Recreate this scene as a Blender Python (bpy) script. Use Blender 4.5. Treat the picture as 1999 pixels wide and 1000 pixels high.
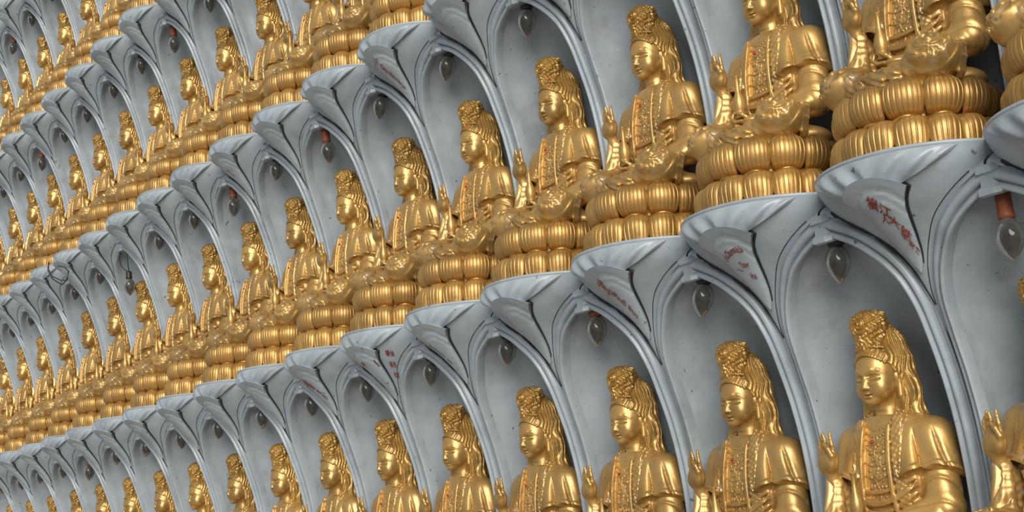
import bpy, bmesh, math, random
import numpy as np
from mathutils import Matrix, Vector

for _o in list(bpy.data.objects):
    bpy.data.objects.remove(_o)
SC = bpy.context.scene
COL = SC.collection
GZ = 5.2                      # height of the reference level (underside of the second ledge) above the ground

# ------------------------------------------------------------------ camera, sky, sun, exposure
def make_camera():
    yaw, pitch, roll = -0.963, 0.218, -0.050
    fw = Vector((math.sin(yaw)*math.cos(pitch), math.cos(yaw)*math.cos(pitch), math.sin(pitch)))
    rt = fw.cross(Vector((0, 0, 1))).normalized()
    up = rt.cross(fw)
    r2 = rt*math.cos(roll) + up*math.sin(roll)
    u2 = up*math.cos(roll) - rt*math.sin(roll)
    cd = bpy.data.cameras.new('camera')
    cam = bpy.data.objects.new('camera', cd)
    COL.objects.link(cam)
    m = Matrix((r2, u2, -fw)).transposed().to_4x4()
    m.translation = Vector((4.640, -5.409, -1.649 + GZ))
    cam.matrix_world = m
    cd.sensor_fit = 'HORIZONTAL'
    cd.sensor_width = 36.0
    cd.lens = 2685/1999*36.0
    cd.clip_end = 300
    SC.camera = cam
    return cam
CAM = make_camera()

world = bpy.data.worlds.new('overcast_sky')
SC.world = world
world.use_nodes = True
world.node_tree.nodes['Background'].inputs[0].default_value = (0.86, 0.93, 1.0, 1)
world.node_tree.nodes['Background'].inputs[1].default_value = 0.36
sd = bpy.data.lights.new('sun', 'SUN')
sd.energy = 3.0
sd.angle = math.radians(40)
sd.color = (1.0, 0.95, 0.87)
sun = bpy.data.objects.new('sun', sd)
COL.objects.link(sun)
sun.rotation_euler = Vector((-0.76, 0.56, -0.36)).to_track_quat('-Z', 'Y').to_euler()
SC.view_settings.view_transform = 'Standard'
SC.view_settings.look = 'None'
SC.view_settings.gamma = 1.0
SC.view_settings.use_curve_mapping = False
SC.view_settings.exposure = 0.12
SC.cycles.max_bounces = 5
SC.cycles.diffuse_bounces = 2
SC.cycles.glossy_bounces = 2

# ------------------------------------------------------------------ materials
def mat(name):
    m = bpy.data.materials.new(name)
    m.use_nodes = True
    nt = m.node_tree
    return m, nt, nt.nodes['Principled BSDF']

def nd(nt, t, **kw):
    n = nt.nodes.new(t)
    for k, v in kw.items():
        if k in n.inputs.keys():
            n.inputs[k].default_value = v
        else:
            setattr(n, k, v)
    return n

def ramp(nt, pts):
    r = nt.nodes.new('ShaderNodeValToRGB')
    e = r.color_ramp.elements
    while len(e) < len(pts):
        e.new(0.5)
    for i, (p, c) in enumerate(pts):
        e[i].position = p
        e[i].color = tuple(c) + (1,) if len(c) == 3 else c
    return r

def gold_material(name, bump=0.25, scale=60, dusty=0.0, base=(0.56, 0.338, 0.100)):
    m, nt, b = mat(name)
    L = nt.links.new
    tc = nd(nt, 'ShaderNodeTexCoord')
    oi = nd(nt, 'ShaderNodeObjectInfo')
    n1 = nd(nt, 'ShaderNodeTexNoise', Scale=5.0, Detail=5.0, Roughness=0.6)
    L(tc.outputs['Object'], n1.inputs['Vector'])
    c = ramp(nt, [(0.28, tuple(v*0.55 for v in base)), (0.52, base), (0.75, (base[0]*1.08, base[1]*1.12, base[2]*1.5))])
    L(n1.outputs['Fac'], c.inputs['Fac'])
    hs = nd(nt, 'ShaderNodeHueSaturation')
    mr = nd(nt, 'ShaderNodeMapRange')
    mr.inputs['To Min'].default_value = 0.86
    mr.inputs['To Max'].default_value = 1.12
    L(oi.outputs['Random'], mr.inputs['Value'])
    L(mr.outputs['Result'], hs.inputs['Value'])
    L(c.outputs['Color'], hs.inputs['Color'])
    col = hs.outputs['Color']
    met = 0.55
    if dusty > 0:
        n3 = nd(nt, 'ShaderNodeTexNoise', Scale=13.0, Detail=6.0, Roughness=0.7)
        L(tc.outputs['Object'], n3.inputs['Vector'])
        r3 = ramp(nt, [(0.56, (0, 0, 0)), (0.66, (dusty,)*3)])
        L(n3.outputs['Fac'], r3.inputs['Fac'])
        mx = nd(nt, 'ShaderNodeMix', data_type='RGBA')
        L(r3.outputs['Color'], mx.inputs[0])
        L(col, mx.inputs[6])
        mx.inputs[7].default_value = (0.40, 0.33, 0.27, 1)
        col = mx.outputs[2]
        mm = nd(nt, 'ShaderNodeMapRange')
        mm.inputs['To Min'].default_value = met
        mm.inputs['To Max'].default_value = 0.1
        L(r3.outputs['Color'], mm.inputs['Value'])
        L(mm.outputs['Result'], b.inputs['Metallic'])
    else:
        b.inputs['Metallic'].default_value = met
    L(col, b.inputs['Base Color'])
    n2 = nd(nt, 'ShaderNodeTexNoise', Scale=float(scale), Detail=3.0)
    L(tc.outputs['Object'], n2.inputs['Vector'])
    rr = nd(nt, 'ShaderNodeMapRange')
    rr.inputs['To Min'].default_value = 0.30
    rr.inputs['To Max'].default_value = 0.48
    L(n1.outputs['Fac'], rr.inputs['Value'])
    L(rr.outputs['Result'], b.inputs['Roughness'])
    bp = nd(nt, 'ShaderNodeBump', Strength=bump, Distance=0.006)
    L(n2.outputs['Fac'], bp.inputs['Height'])
    L(bp.outputs['Normal'], b.inputs['Normal'])
    b.inputs['Coat Weight'].default_value = 0.35
    b.inputs['Coat Roughness'].default_value = 0.16
    return m

M_GOLD = gold_material('gold_paint_smooth', 0.06, 40)
M_ROBE = gold_material('gold_paint_robe', 0.16, 55, 0.55)
M_ORN = gold_material('gold_paint_ornament', 0.35, 95)
M_HAIR = gold_material('gold_paint_hair', 0.15, 80, 0.0, (0.50, 0.29, 0.07))
M_PETAL = gold_material('gold_paint_petal', 0.10, 40, 0.0, (0.47, 0.265, 0.065))

def plaster_material(name, base=(0.36, 0.415, 0.455), stain=1.0):
    m, nt, b = mat(name)
    L = nt.links.new
    tc = nd(nt, 'ShaderNodeTexCoord')
    oi = nd(nt, 'ShaderNodeObjectInfo')
    va = nd(nt, 'ShaderNodeVectorMath', operation='MULTIPLY_ADD')
    L(oi.outputs['Random'], va.inputs[0])
    va.inputs[1].default_value = (37.0, 53.0, 71.0)
    L(tc.outputs['Object'], va.inputs[2])
    n1 = nd(nt, 'ShaderNodeTexNoise', Scale=2.6, Detail=6.0, Roughness=0.62)
    L(va.outputs['Vector'], n1.inputs['Vector'])
    c = ramp(nt, [(0.28, tuple(v*0.74 for v in base)), (0.5, base), (0.72, tuple(min(1, v*1.16) for v in base))])
    L(n1.outputs['Fac'], c.inputs['Fac'])
    # black mildew specks and a few brown drip stains
    n2 = nd(nt, 'ShaderNodeTexNoise', Scale=21.0, Detail=3.0, Roughness=0.5)
    L(va.outputs['Vector'], n2.inputs['Vector'])
    r2 = ramp(nt, [(0.70, (0, 0, 0)), (0.745, (1, 1, 1))])
    L(n2.outputs['Fac'], r2.inputs['Fac'])
    mx = nd(nt, 'ShaderNodeMix', data_type='RGBA')
    mlt = nd(nt, 'ShaderNodeMath', operation='MULTIPLY')
    L(r2.outputs['Color'], mlt.inputs[0])
    mlt.inputs[1].default_value = 0.75*stain
    L(mlt.outputs[0], mx.inputs[0])
    L(c.outputs['Color'], mx.inputs[6])
    mx.inputs[7].default_value = (0.045, 0.045, 0.045, 1)
    n3 = nd(nt, 'ShaderNodeTexNoise', Scale=3.7, Detail=4.0, Roughness=0.6)
    L(va.outputs['Vector'], n3.inputs['Vector'])
    r3 = ramp(nt, [(0.60, (0, 0, 0)), (0.78, (0.55*stain,)*3)])
    L(n3.outputs['Fac'], r3.inputs['Fac'])
    mx2 = nd(nt, 'ShaderNodeMix', data_type='RGBA')
    L(r3.outputs['Color'], mx2.inputs[0])
    L(mx.outputs[2], mx2.inputs[6])
    mx2.inputs[7].default_value = (0.23, 0.19, 0.15, 1)
    L(mx2.outputs[2], b.inputs['Base Color'])
    b.inputs['Roughness'].default_value = 0.32
    b.inputs['Specular IOR Level'].default_value = 0.55
    n4 = nd(nt, 'ShaderNodeTexNoise', Scale=14.0, Detail=4.0)
    L(va.outputs['Vector'], n4.inputs['Vector'])
    bp = nd(nt, 'ShaderNodeBump', Strength=0.25, Distance=0.01)
    L(n4.outputs['Fac'], bp.inputs['Height'])
    L(bp.outputs['Normal'], b.inputs['Normal'])
    return m

M_WALL = plaster_material('grey_blue_painted_plaster')
M_LEAF = plaster_material('grey_blue_glazed_leaf', (0.395, 0.455, 0.495), 0.8)
def flat_material(name, col, rough=0.6, metal=0.0, nscale=30, var=0.25):
    m, nt, b = mat(name)
    tc = nd(nt, 'ShaderNodeTexCoord')
    n = nd(nt, 'ShaderNodeTexNoise', Scale=float(nscale), Detail=3.0)
    nt.links.new(tc.outputs['Object'], n.inputs['Vector'])
    r = ramp(nt, [(0.3, tuple(v*(1-var) for v in col)), (0.7, tuple(min(1, v*(1+var)) for v in col))])
    nt.links.new(n.outputs['Fac'], r.inputs['Fac'])
    nt.links.new(r.outputs['Color'], b.inputs['Base Color'])
    b.inputs['Roughness'].default_value = rough
    b.inputs['Metallic'].default_value = metal
    return m
M_GAP_SHADE = flat_material('black_gap_shade', (0.018, 0.018, 0.018), 0.8)  # black that paints in the shade of the gaps at arch and leaf
M_BLACK = flat_material('black_socket_plastic', (0.03, 0.028, 0.026), 0.45)
M_BROWN = flat_material('brown_socket_plastic', (0.26, 0.075, 0.028), 0.5)
M_WIRE = flat_material('dark_wire', (0.05, 0.045, 0.04), 0.5)
M_RED = flat_material('red_brush_paint', (0.26, 0.040, 0.018), 0.6)
M_INK = flat_material('dark_brush_paint', (0.07, 0.03, 0.02), 0.6)
M_GEM = flat_material('red_gem', (0.45, 0.02, 0.015), 0.2)
M_MOTH = flat_material('brown_moth', (0.06, 0.035, 0.02), 0.8)
M_GROUND = flat_material('grey_paving', (0.38, 0.37, 0.35), 0.8, 0, 2)
def glass_material():
    m, nt, b = mat('smoky_bulb_glass')
    tc = nd(nt, 'ShaderNodeTexCoord')
    n = nd(nt, 'ShaderNodeTexNoise', Scale=9.0, Detail=4.0)
    nt.links.new(tc.outputs['Object'], n.inputs['Vector'])
    r = ramp(nt, [(0.35, (0.07, 0.06, 0.045)), (0.7, (0.22, 0.22, 0.21))])
    nt.links.new(n.outputs['Fac'], r.inputs['Fac'])
    nt.links.new(r.outputs['Color'], b.inputs['Base Color'])
    b.inputs['Roughness'].default_value = 0.10
    b.inputs['Transmission Weight'].default_value = 0.45
    b.inputs['IOR'].default_value = 1.45
    return m
M_GLASS = glass_material()

# ------------------------------------------------------------------ mesh helpers
def mesh_from(name, V, F, material, smooth=True):
    me = bpy.data.meshes.new(name)
    V = np.asarray(V, dtype=np.float32)
    if isinstance(F, np.ndarray):
        n = len(F)
        me.vertices.add(len(V))
        me.vertices.foreach_set('co', V.ravel())
        me.loops.add(n*4)
        me.loops.foreach_set('vertex_index', F.astype(np.int32).ravel())
        me.polygons.add(n)
        me.polygons.foreach_set('loop_start', np.arange(0, n*4, 4, dtype=np.int32))
        me.update(calc_edges=True)
        me.validate()
    else:
        me.from_pydata([tuple(v) for v in V], [], F)
        me.update()
    me.materials.append(material)
    me.polygons.foreach_set('use_smooth', np.full(len(me.polygons), smooth))
    return me

def obj(name, me, parent=None, loc=(0, 0, 0), rot=(0, 0, 0), scale=(1, 1, 1)):
    o = bpy.data.objects.new(name, me)
    COL.objects.link(o)
    o.parent = parent
    o.location = loc
    o.rotation_euler = rot
    o.scale = scale
    return o

def tag(o, label=None, cat=None, group=None, kind=None):
    for k, v in (('label', label), ('category', cat), ('group', group), ('kind', kind)):
        if v:
            o[k] = v
    return o

def grid_faces(nu, nv, close_u=False, close_v=False, off=0, flip=False):
    F = []
    for j in range(nv if close_v else nv-1):
        for i in range(nu if close_u else nu-1):
            a = off + j*nu + i
            b = off + j*nu + (i+1) % nu
            c = off + ((j+1) % nv)*nu + (i+1) % nu
            d = off + ((j+1) % nv)*nu + i
            F.append((a, d, c, b) if flip else (a, b, c, d))
    return F

class MB:
    """collects grids, lathes and tubes into one mesh"""
    def __init__(s):
        s.V = []
        s.F = []
    def grid(s, P, close_u=False, close_v=False, flip=False):
        P = np.asarray(P)
        nv, nu = P.shape[:2]
        s.F += grid_faces(nu, nv, close_u, close_v, len(s.V), flip)
        s.V += [tuple(p) for p in P.reshape(-1, 3)]
    def lathe(s, prof, n=24, c=(0, 0, 0), cap=True):
        P = []
        for r, z in prof:
            P.append([(c[0] + r*math.cos(2*math.pi*i/n), c[1] + r*math.sin(2*math.pi*i/n), c[2] + z) for i in range(n)])
        s.grid(P, close_u=True)
    def tube(s, pts, r, n=8):
        pts = [Vector(p) for p in pts]
        rad = r if hasattr(r, '__len__') else [r]*len(pts)
        P = []
        ref = Vector((0.3, 0.2, 1)).normalized()
        for i, p in enumerate(pts):
            t = (pts[min(i+1, len(pts)-1)] - pts[max(i-1, 0)]).normalized()
            a = t.cross(ref)
            if a.length < 1e-4:
                a = t.cross(Vector((1, 0, 0)))
            a.normalize()
            b = t.cross(a)
            P.append([tuple(p + a*math.cos(q)*rad[i] + b*math.sin(q)*rad[i]) for q in [2*math.pi*k/n for k in range(n)]])
        o = len(s.V)
        s.grid(P, close_u=True)
        s.F.append(tuple(range(o, o+n))[::-1])
        s.F.append(tuple(range(o+(len(pts)-1)*n, o+len(pts)*n)))
    def mesh(s, name, m, smooth=True):
        return mesh_from(name, s.V, s.F, m, smooth)

def interp(x, xs, ys):
    """smooth (Catmull-Rom style) interpolation through a table"""
    xs = np.asarray(xs, float); ys = np.asarray(ys, float)
    m = np.gradient(ys, xs)
    x = np.clip(np.asarray(x, float), xs[0], xs[-1])
    i = np.clip(np.searchsorted(xs, x) - 1, 0, len(xs)-2)
    h = xs[i+1] - xs[i]
    t = (x - xs[i])/h
    return (2*t**3-3*t**2+1)*ys[i] + (t**3-2*t**2+t)*h*m[i] + (-2*t**3+3*t**2)*ys[i+1] + (t**3-t**2)*h*m[i+1]

# ------------------------------------------------------------------ distance-field sculpting
def ell(c, r):
    c = np.array(c, float); r = np.array(r, float)
    def f(X, F, Z):
        a = ((X-c[0])/r[0])**2 + ((F-c[1])/r[1])**2 + ((Z-c[2])/r[2])**2
        b = ((X-c[0])/r[0]**2)**2 + ((F-c[1])/r[1]**2)**2 + ((Z-c[2])/r[2]**2)**2
        k0 = np.sqrt(a)
        return k0*(k0-1)/np.maximum(np.sqrt(b), 1e-6)
    return f, c-r, c+r

def cap(a, b, ra, rb=None, flat=1.0):
    rb = ra if rb is None else rb
    a = np.array(a, float); b = np.array(b, float)
    ba = b-a
    L2 = max(ba@ba, 1e-9)
    def f(X, F, Z):
        px, pf, pz = X-a[0], F-a[1], Z-a[2]
        h = np.clip((px*ba[0]+pf*ba[1]+pz*ba[2])/L2, 0, 1)
        return np.sqrt((px-h*ba[0])**2 + ((pf-h*ba[1])/flat)**2 + (pz-h*ba[2])**2)*min(1, flat) - (ra+(rb-ra)*h)*min(1, flat)
    R = max(ra, rb)*max(1, flat)
    return f, np.minimum(a, b)-R, np.maximum(a, b)+R

LOD = 1.0
class Vol:
    def __init__(s, lo, hi, vox):
        vox = vox*LOD
        s.lo = np.array(lo, float); s.vox = vox
        s.n = np.ceil((np.array(hi)-s.lo)/vox).astype(int)+1
        s.ax = [s.lo[i] + vox*np.arange(s.n[i], dtype=np.float32) for i in range(3)]
        s.D = np.full(s.n, 1.0, np.float32)
    def win(s, lo, hi):
        i0 = np.clip(np.floor((np.array(lo)-s.lo)/s.vox).astype(int), 0, s.n)
        i1 = np.clip(np.ceil((np.array(hi)-s.lo)/s.vox).astype(int)+1, 0, s.n)
        sl = tuple(slice(a, b) for a, b in zip(i0, i1))
        X = s.ax[0][sl[0]][:, None, None]; F = s.ax[1][sl[1]][None, :, None]; Z = s.ax[2][sl[2]][None, None, :]
        return sl, X, F, Z
    def add(s, prim, k=0.02, pad=0.03):
        f, lo, hi = prim
        sl, X, F, Z = s.win(lo-pad-k, hi+pad+k)
        d = f(X, F, Z).astype(np.float32)
        D = s.D[sl]
        if k > 0:
            h = np.maximum(k-np.abs(D-d), 0)/k
            s.D[sl] = np.minimum(D, d) - h*h*k*0.25
        else:
            s.D[sl] = np.minimum(D, d)
    def cut(s, prim, k=0.01, pad=0.02):
        f, lo, hi = prim
        sl, X, F, Z = s.win(lo-pad-k, hi+pad+k)
        d = -f(X, F, Z).astype(np.float32)
        D = s.D[sl]
        h = np.maximum(k-np.abs(D-d), 0)/k
        s.D[sl] = np.maximum(D, d) + h*h*k*0.25
    def disp(s, fn, lo=None, hi=None):
        sl, X, F, Z = s.win(s.lo if lo is None else lo, s.lo+s.n*s.vox if hi is None else hi)
        s.D[sl] = s.D[sl] + fn(X, F, Z)
    def mesh(s):
        """surface nets"""
        D = s.D
        S = D < 0
        n = np.array(D.shape)
        c = np.zeros(n-1, np.int8)
        for dx in (0, 1):
            for dy in (0, 1):
                for dz in (0, 1):
                    c += S[dx:n[0]-1+dx, dy:n[1]-1+dy, dz:n[2]-1+dz]
        act = np.argwhere((c > 0) & (c < 8))
        idx = np.full(n-1, -1, np.int32)
        idx[act[:, 0], act[:, 1], act[:, 2]] = np.arange(len(act))
        acc = np.zeros((len(act), 3)); cnt = np.zeros(len(act))
        for ax in range(3):
            o1, o2 = [a for a in range(3) if a != ax]
            for p in (0, 1):
                for q in (0, 1):
                    off = np.zeros(3, int); off[o1] = p; off[o2] = q
                    A = act+off
                    B = A.copy(); B[:, ax] += 1
                    da = D[A[:, 0], A[:, 1], A[:, 2]]; db = D[B[:, 0], B[:, 1], B[:, 2]]
                    m = (da < 0) != (db < 0)
                    t = np.where(m, da/np.where(m, da-db, 1), 0)
                    P = off[None, :].astype(float).repeat(len(act), 0)
                    P[:, ax] = np.clip(t, 0, 1)
                    acc += P*m[:, None]; cnt += m
        V = (act + acc/cnt[:, None])*s.vox + s.lo
        V[:, 1] *= -1                                  # forward is -Y in the scene
        Q = []
        for ax in range(3):
            o1, o2 = (ax+1) % 3, (ax+2) % 3
            sl0 = [slice(1, -1)]*3; sl1 = [slice(1, -1)]*3
            sl0[ax] = slice(0, n[ax]-1); sl1[ax] = slice(1, n[ax])
            a = S[tuple(sl0)]; b = S[tuple(sl1)]
            for sign in (0, 1):
                E = np.argwhere((a & ~b) if sign == 0 else (~a & b))
                base = E.copy()
                for k in range(3):
                    base[:, k] += 0 if k == ax else 1
                def cell(p, q):
                    C = base.copy(); C[:, o1] -= p; C[:, o2] -= q
                    return idx[C[:, 0], C[:, 1], C[:, 2]]
                quad = np.stack([cell(1, 1), cell(0, 1), cell(0, 0), cell(1, 0)], 1)
                Q.append(quad[:, ::-1] if sign == 0 else quad)   # forward axis is mirrored
        Q = np.concatenate(Q)
        Q = Q[(Q >= 0).all(1)]
        return V, Q

def join_vq(parts):
    V = []; Q = []; o = 0
    for v, q in parts:
        V.append(v); Q.append(q+o); o += len(v)
    return np.concatenate(V), np.concatenate(Q)

def rot_f(prim_fn, ang, piv):
    """tilt a primitive forward about the x axis through piv (f, z)"""
    f, lo, hi = prim_fn
    ca, sa = math.cos(ang), math.sin(ang)
    def g(X, F, Z):
        a = F-piv[0]; b = Z-piv[1]
        return f(X, piv[0]+a*ca-b*sa, piv[1]+a*sa+b*ca)
    m = 0.06
    return g, lo-m, hi+m

# ------------------------------------------------------------------ the statue (all measures from the ledge, z up, f forward, x to its left)
TILT = math.radians(6)
PIV = (0.0, 1.12)
HEAD_F, HEAD_Z = -0.064, 0.084      # the head sits back over the trunk
TOR_F, TOR_Z = -0.080, 0.100        # so do chest and shoulders
def shifted(vq, df, dz):
    vq[0][:, 1] -= df
    vq[0][:, 2] += dz
    return vq

def sculpt_head():
    v = Vol((-0.16, -0.16, 0.98), (0.16, 0.22, 1.50), 0.0030)
    T = lambda p: rot_f(p, TILT, PIV)
    v.add(T(ell((0, 0.005, 1.325), (0.108, 0.122, 0.125))), 0.0)
    v.add(T(ell((0, 0.035, 1.245), (0.093, 0.092, 0.098))), 0.05)
    for sx in (-1, 1):
        v.add(T(ell((sx*0.045, 0.075, 1.225), (0.046, 0.045, 0.050))), 0.03)
    v.add(T(ell((0, 0.098, 1.168), (0.034, 0.026, 0.024))), 0.03)
    # nose
    v.add(T(cap((0, 0.116, 1.305), (0, 0.140, 1.238), 0.008, 0.0125)), 0.014)
    for sx in (-1, 1):
        v.add(T(ell((sx*0.013, 0.130, 1.233), (0.010, 0.010, 0.008))), 0.008)
        # brow arc
        pts = [(sx*0.014, 0.122, 1.305), (sx*0.038, 0.116, 1.322), (sx*0.066, 0.097, 1.316), (sx*0.084, 0.072, 1.296)]
        for a, b in zip(pts[:-1], pts[1:]):
            v.add(T(cap(a, b, 0.006, 0.0045)), 0.012)
        # eye hollow, half closed lid, slit
        v.cut(T(ell((sx*0.043, 0.128, 1.288), (0.030, 0.016, 0.010))), 0.016)
        v.add(T(ell((sx*0.044, 0.097, 1.278), (0.030, 0.020, 0.015))), 0.006)
        # ear with long lobe
        v.add(T(ell((sx*0.108, -0.008, 1.275), (0.016, 0.030, 0.045))), 0.008)
        v.add(T(cap((sx*0.108, 0.0, 1.245), (sx*0.106, 0.005, 1.178), 0.014, 0.017)), 0.008)
        v.cut(T(ell((sx*0.123, 0.0, 1.282), (0.008, 0.014, 0.028))), 0.006)
    # lips
    for sx in (-1, 1):
        v.add(T(cap((sx*0.003, 0.125, 1.2065), (sx*0.026, 0.112, 1.202), 0.0078, 0.0040)), 0.006)
    v.add(T(cap((-0.011, 0.120, 1.190), (0.011, 0.120, 1.190), 0.0095)), 0.006)
    v.cut(T(ell((0, 0.134, 1.218), (0.005, 0.008, 0.008))), 0.006)
    v.cut(T(ell((0, 0.126, 1.176), (0.018, 0.008, 0.006))), 0.01)
    # engraved lines: closed eyes, crease of the lids, mouth
    def lines(X, F, Z):
        a = F-PIV[0]; b = Z-PIV[1]
        z = PIV[1]+a*math.sin(TILT)+b*math.cos(TILT)
        f = PIV[0]+a*math.cos(TILT)-b*math.sin(TILT)
        aX = np.abs(X)
        front = np.clip((f-0.05)/0.02, 0, 1)
        e = np.clip((aX-0.016)/0.006, 0, 1)*np.clip((0.080-aX)/0.008, 0, 1)
        ze = 1.2665+3.2*(aX-0.046)**2+0.10*np.maximum(aX-0.05, 0)
        zc = 1.2925-5.0*(aX-0.046)**2
        d = 0.0068*e*np.exp(-((z-ze)/0.0034)**2)+0.0035*e*np.exp(-((z-zc)/0.0035)**2)
        m = np.clip((0.030-aX)/0.006, 0, 1)
        zm = 1.1985+1.2*aX**2-0.0022*np.exp(-(aX/0.006)**2)
        return front*(d+0.0062*m*np.exp(-((z-zm)/0.0030)**2))
    v.disp(lines, (-0.10, 0.03, 1.15), (0.10, 0.20, 1.36))
    v.add(T(ell((0, 0.119, 1.335), (0.0075, 0.009, 0.0075))), 0.003)
    # neck with three rings
    v.add(cap((0, -0.015, 1.00), (0, -0.005, 1.20), 0.068, 0.062), 0.03)
    for z in (1.075, 1.105):
        v.cut(cap((-0.09, 0.052, z), (0.09, 0.052, z), 0.004), 0.008)
    return shifted(v.mesh(), HEAD_F, HEAD_Z)

def sculpt_hand_raised(o=(-0.262, 0.105, 0.0)):
    ox, of, _ = o
    v = Vol((ox-0.10, of-0.11, 0.74), (ox+0.10, of+0.10, 1.14), 0.0032)
    C = lambda a, b, ra, rb=None: cap((ox+a[0], of+a[1], a[2]), (ox+b[0], of+b[1], b[2]), ra, rb)
    v.add(C((0.0, -0.05, 0.76), (0, 0.0, 0.90), 0.036, 0.030), 0.02)       # forearm and wrist
    v.add(ell((ox, of+0.002, 0.942), (0.056, 0.040, 0.064)), 0.03)           # palm
    v.add(ell((ox+0.026, of+0.016, 0.925), (0.030, 0.028, 0.042)), 0.02)     # ball of the thumb
    v.add(ell((ox-0.026, of+0.012, 0.922), (0.026, 0.026, 0.042)), 0.02)
    fing = [(-0.040, 0.078, 0.0125, 0.002), (-0.015, 0.100, 0.0138, 0.006), (0.012, 0.092, 0.0138, 0.014), (0.037, 0.102, 0.0130, 0.002)]
    for x, L, r, curl in fing:
        z0 = 0.975
        p = [(x*0.95, 0.004, z0), (x, 0.010+curl*0.6, z0+L*0.40), (x*0.92, 0.012+curl*1.4, z0+L*0.74), (x*0.80, 0.006+curl*2.2, z0+L)]
        for i, (a, b) in enumerate(zip(p[:-1], p[1:])):
            v.add(C(a, b, r*(1-0.13*i), r*(1-0.13*(i+1))), 0.006)
    t = [(0.040, 0.018, 0.925), (0.050, 0.032, 0.960), (0.036, 0.040, 0.995), (0.016, 0.038, 1.020)]
    for i, (a, b) in enumerate(zip(t[:-1], t[1:])):
        v.add(C(a, b, 0.0160-0.0015*i, 0.0145-0.0015*i), 0.008)
    return shifted(v.mesh(), 0, 0.028)

def sculpt_hand_lap():
    v = Vol((-0.14, 0.14, 0.50), (0.16, 0.40, 0.74), 0.0042)
    v.add(cap((0.13, 0.19, 0.60), (0.055, 0.265, 0.595), 0.034, 0.027), 0.0)
    v.add(ell((0.02, 0.285, 0.592), (0.055, 0.042, 0.024)), 0.02)
    for i in range(4):
        y = 0.262+0.019*i
        p = [(-0.01, y, 0.598), (-0.052, y+0.006, 0.602), (-0.076, y+0.004, 0.624), (-0.070, y-0.002, 0.650)]
        for a, b in zip(p[:-1], p[1:]):
            v.add(cap(a, b, 0.0105, 0.0095), 0.005)
    p = [(0.03, 0.305, 0.605), (0.012, 0.332, 0.626), (-0.016, 0.338, 0.646)]
    for a, b in zip(p[:-1], p[1:]):
        v.add(cap(a, b, 0.012, 0.010), 0.006)
    return shifted(v.mesh(), -0.110, 0.030)

def torso_fn(X, F, Z):
    """front and back of the clothed trunk, also used to lay bands and jewels on it"""
    F = F-TOR_F
    Z = Z-TOR_Z
    d = ell((0, -0.02, 0.765), (0.240, 0.160, 0.365))[0](X, F, Z)
    for sx in (-1, 1):
        e = cap((sx*0.03, -0.03, 1.035), (sx*0.24, -0.03, 0.925), 0.062, 0.10)[0](X, F, Z)
        k = 0.09
        h = np.maximum(k-np.abs(d-e), 0)/k
        d = np.minimum(d, e)-h*h*k*0.25
    return d

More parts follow.
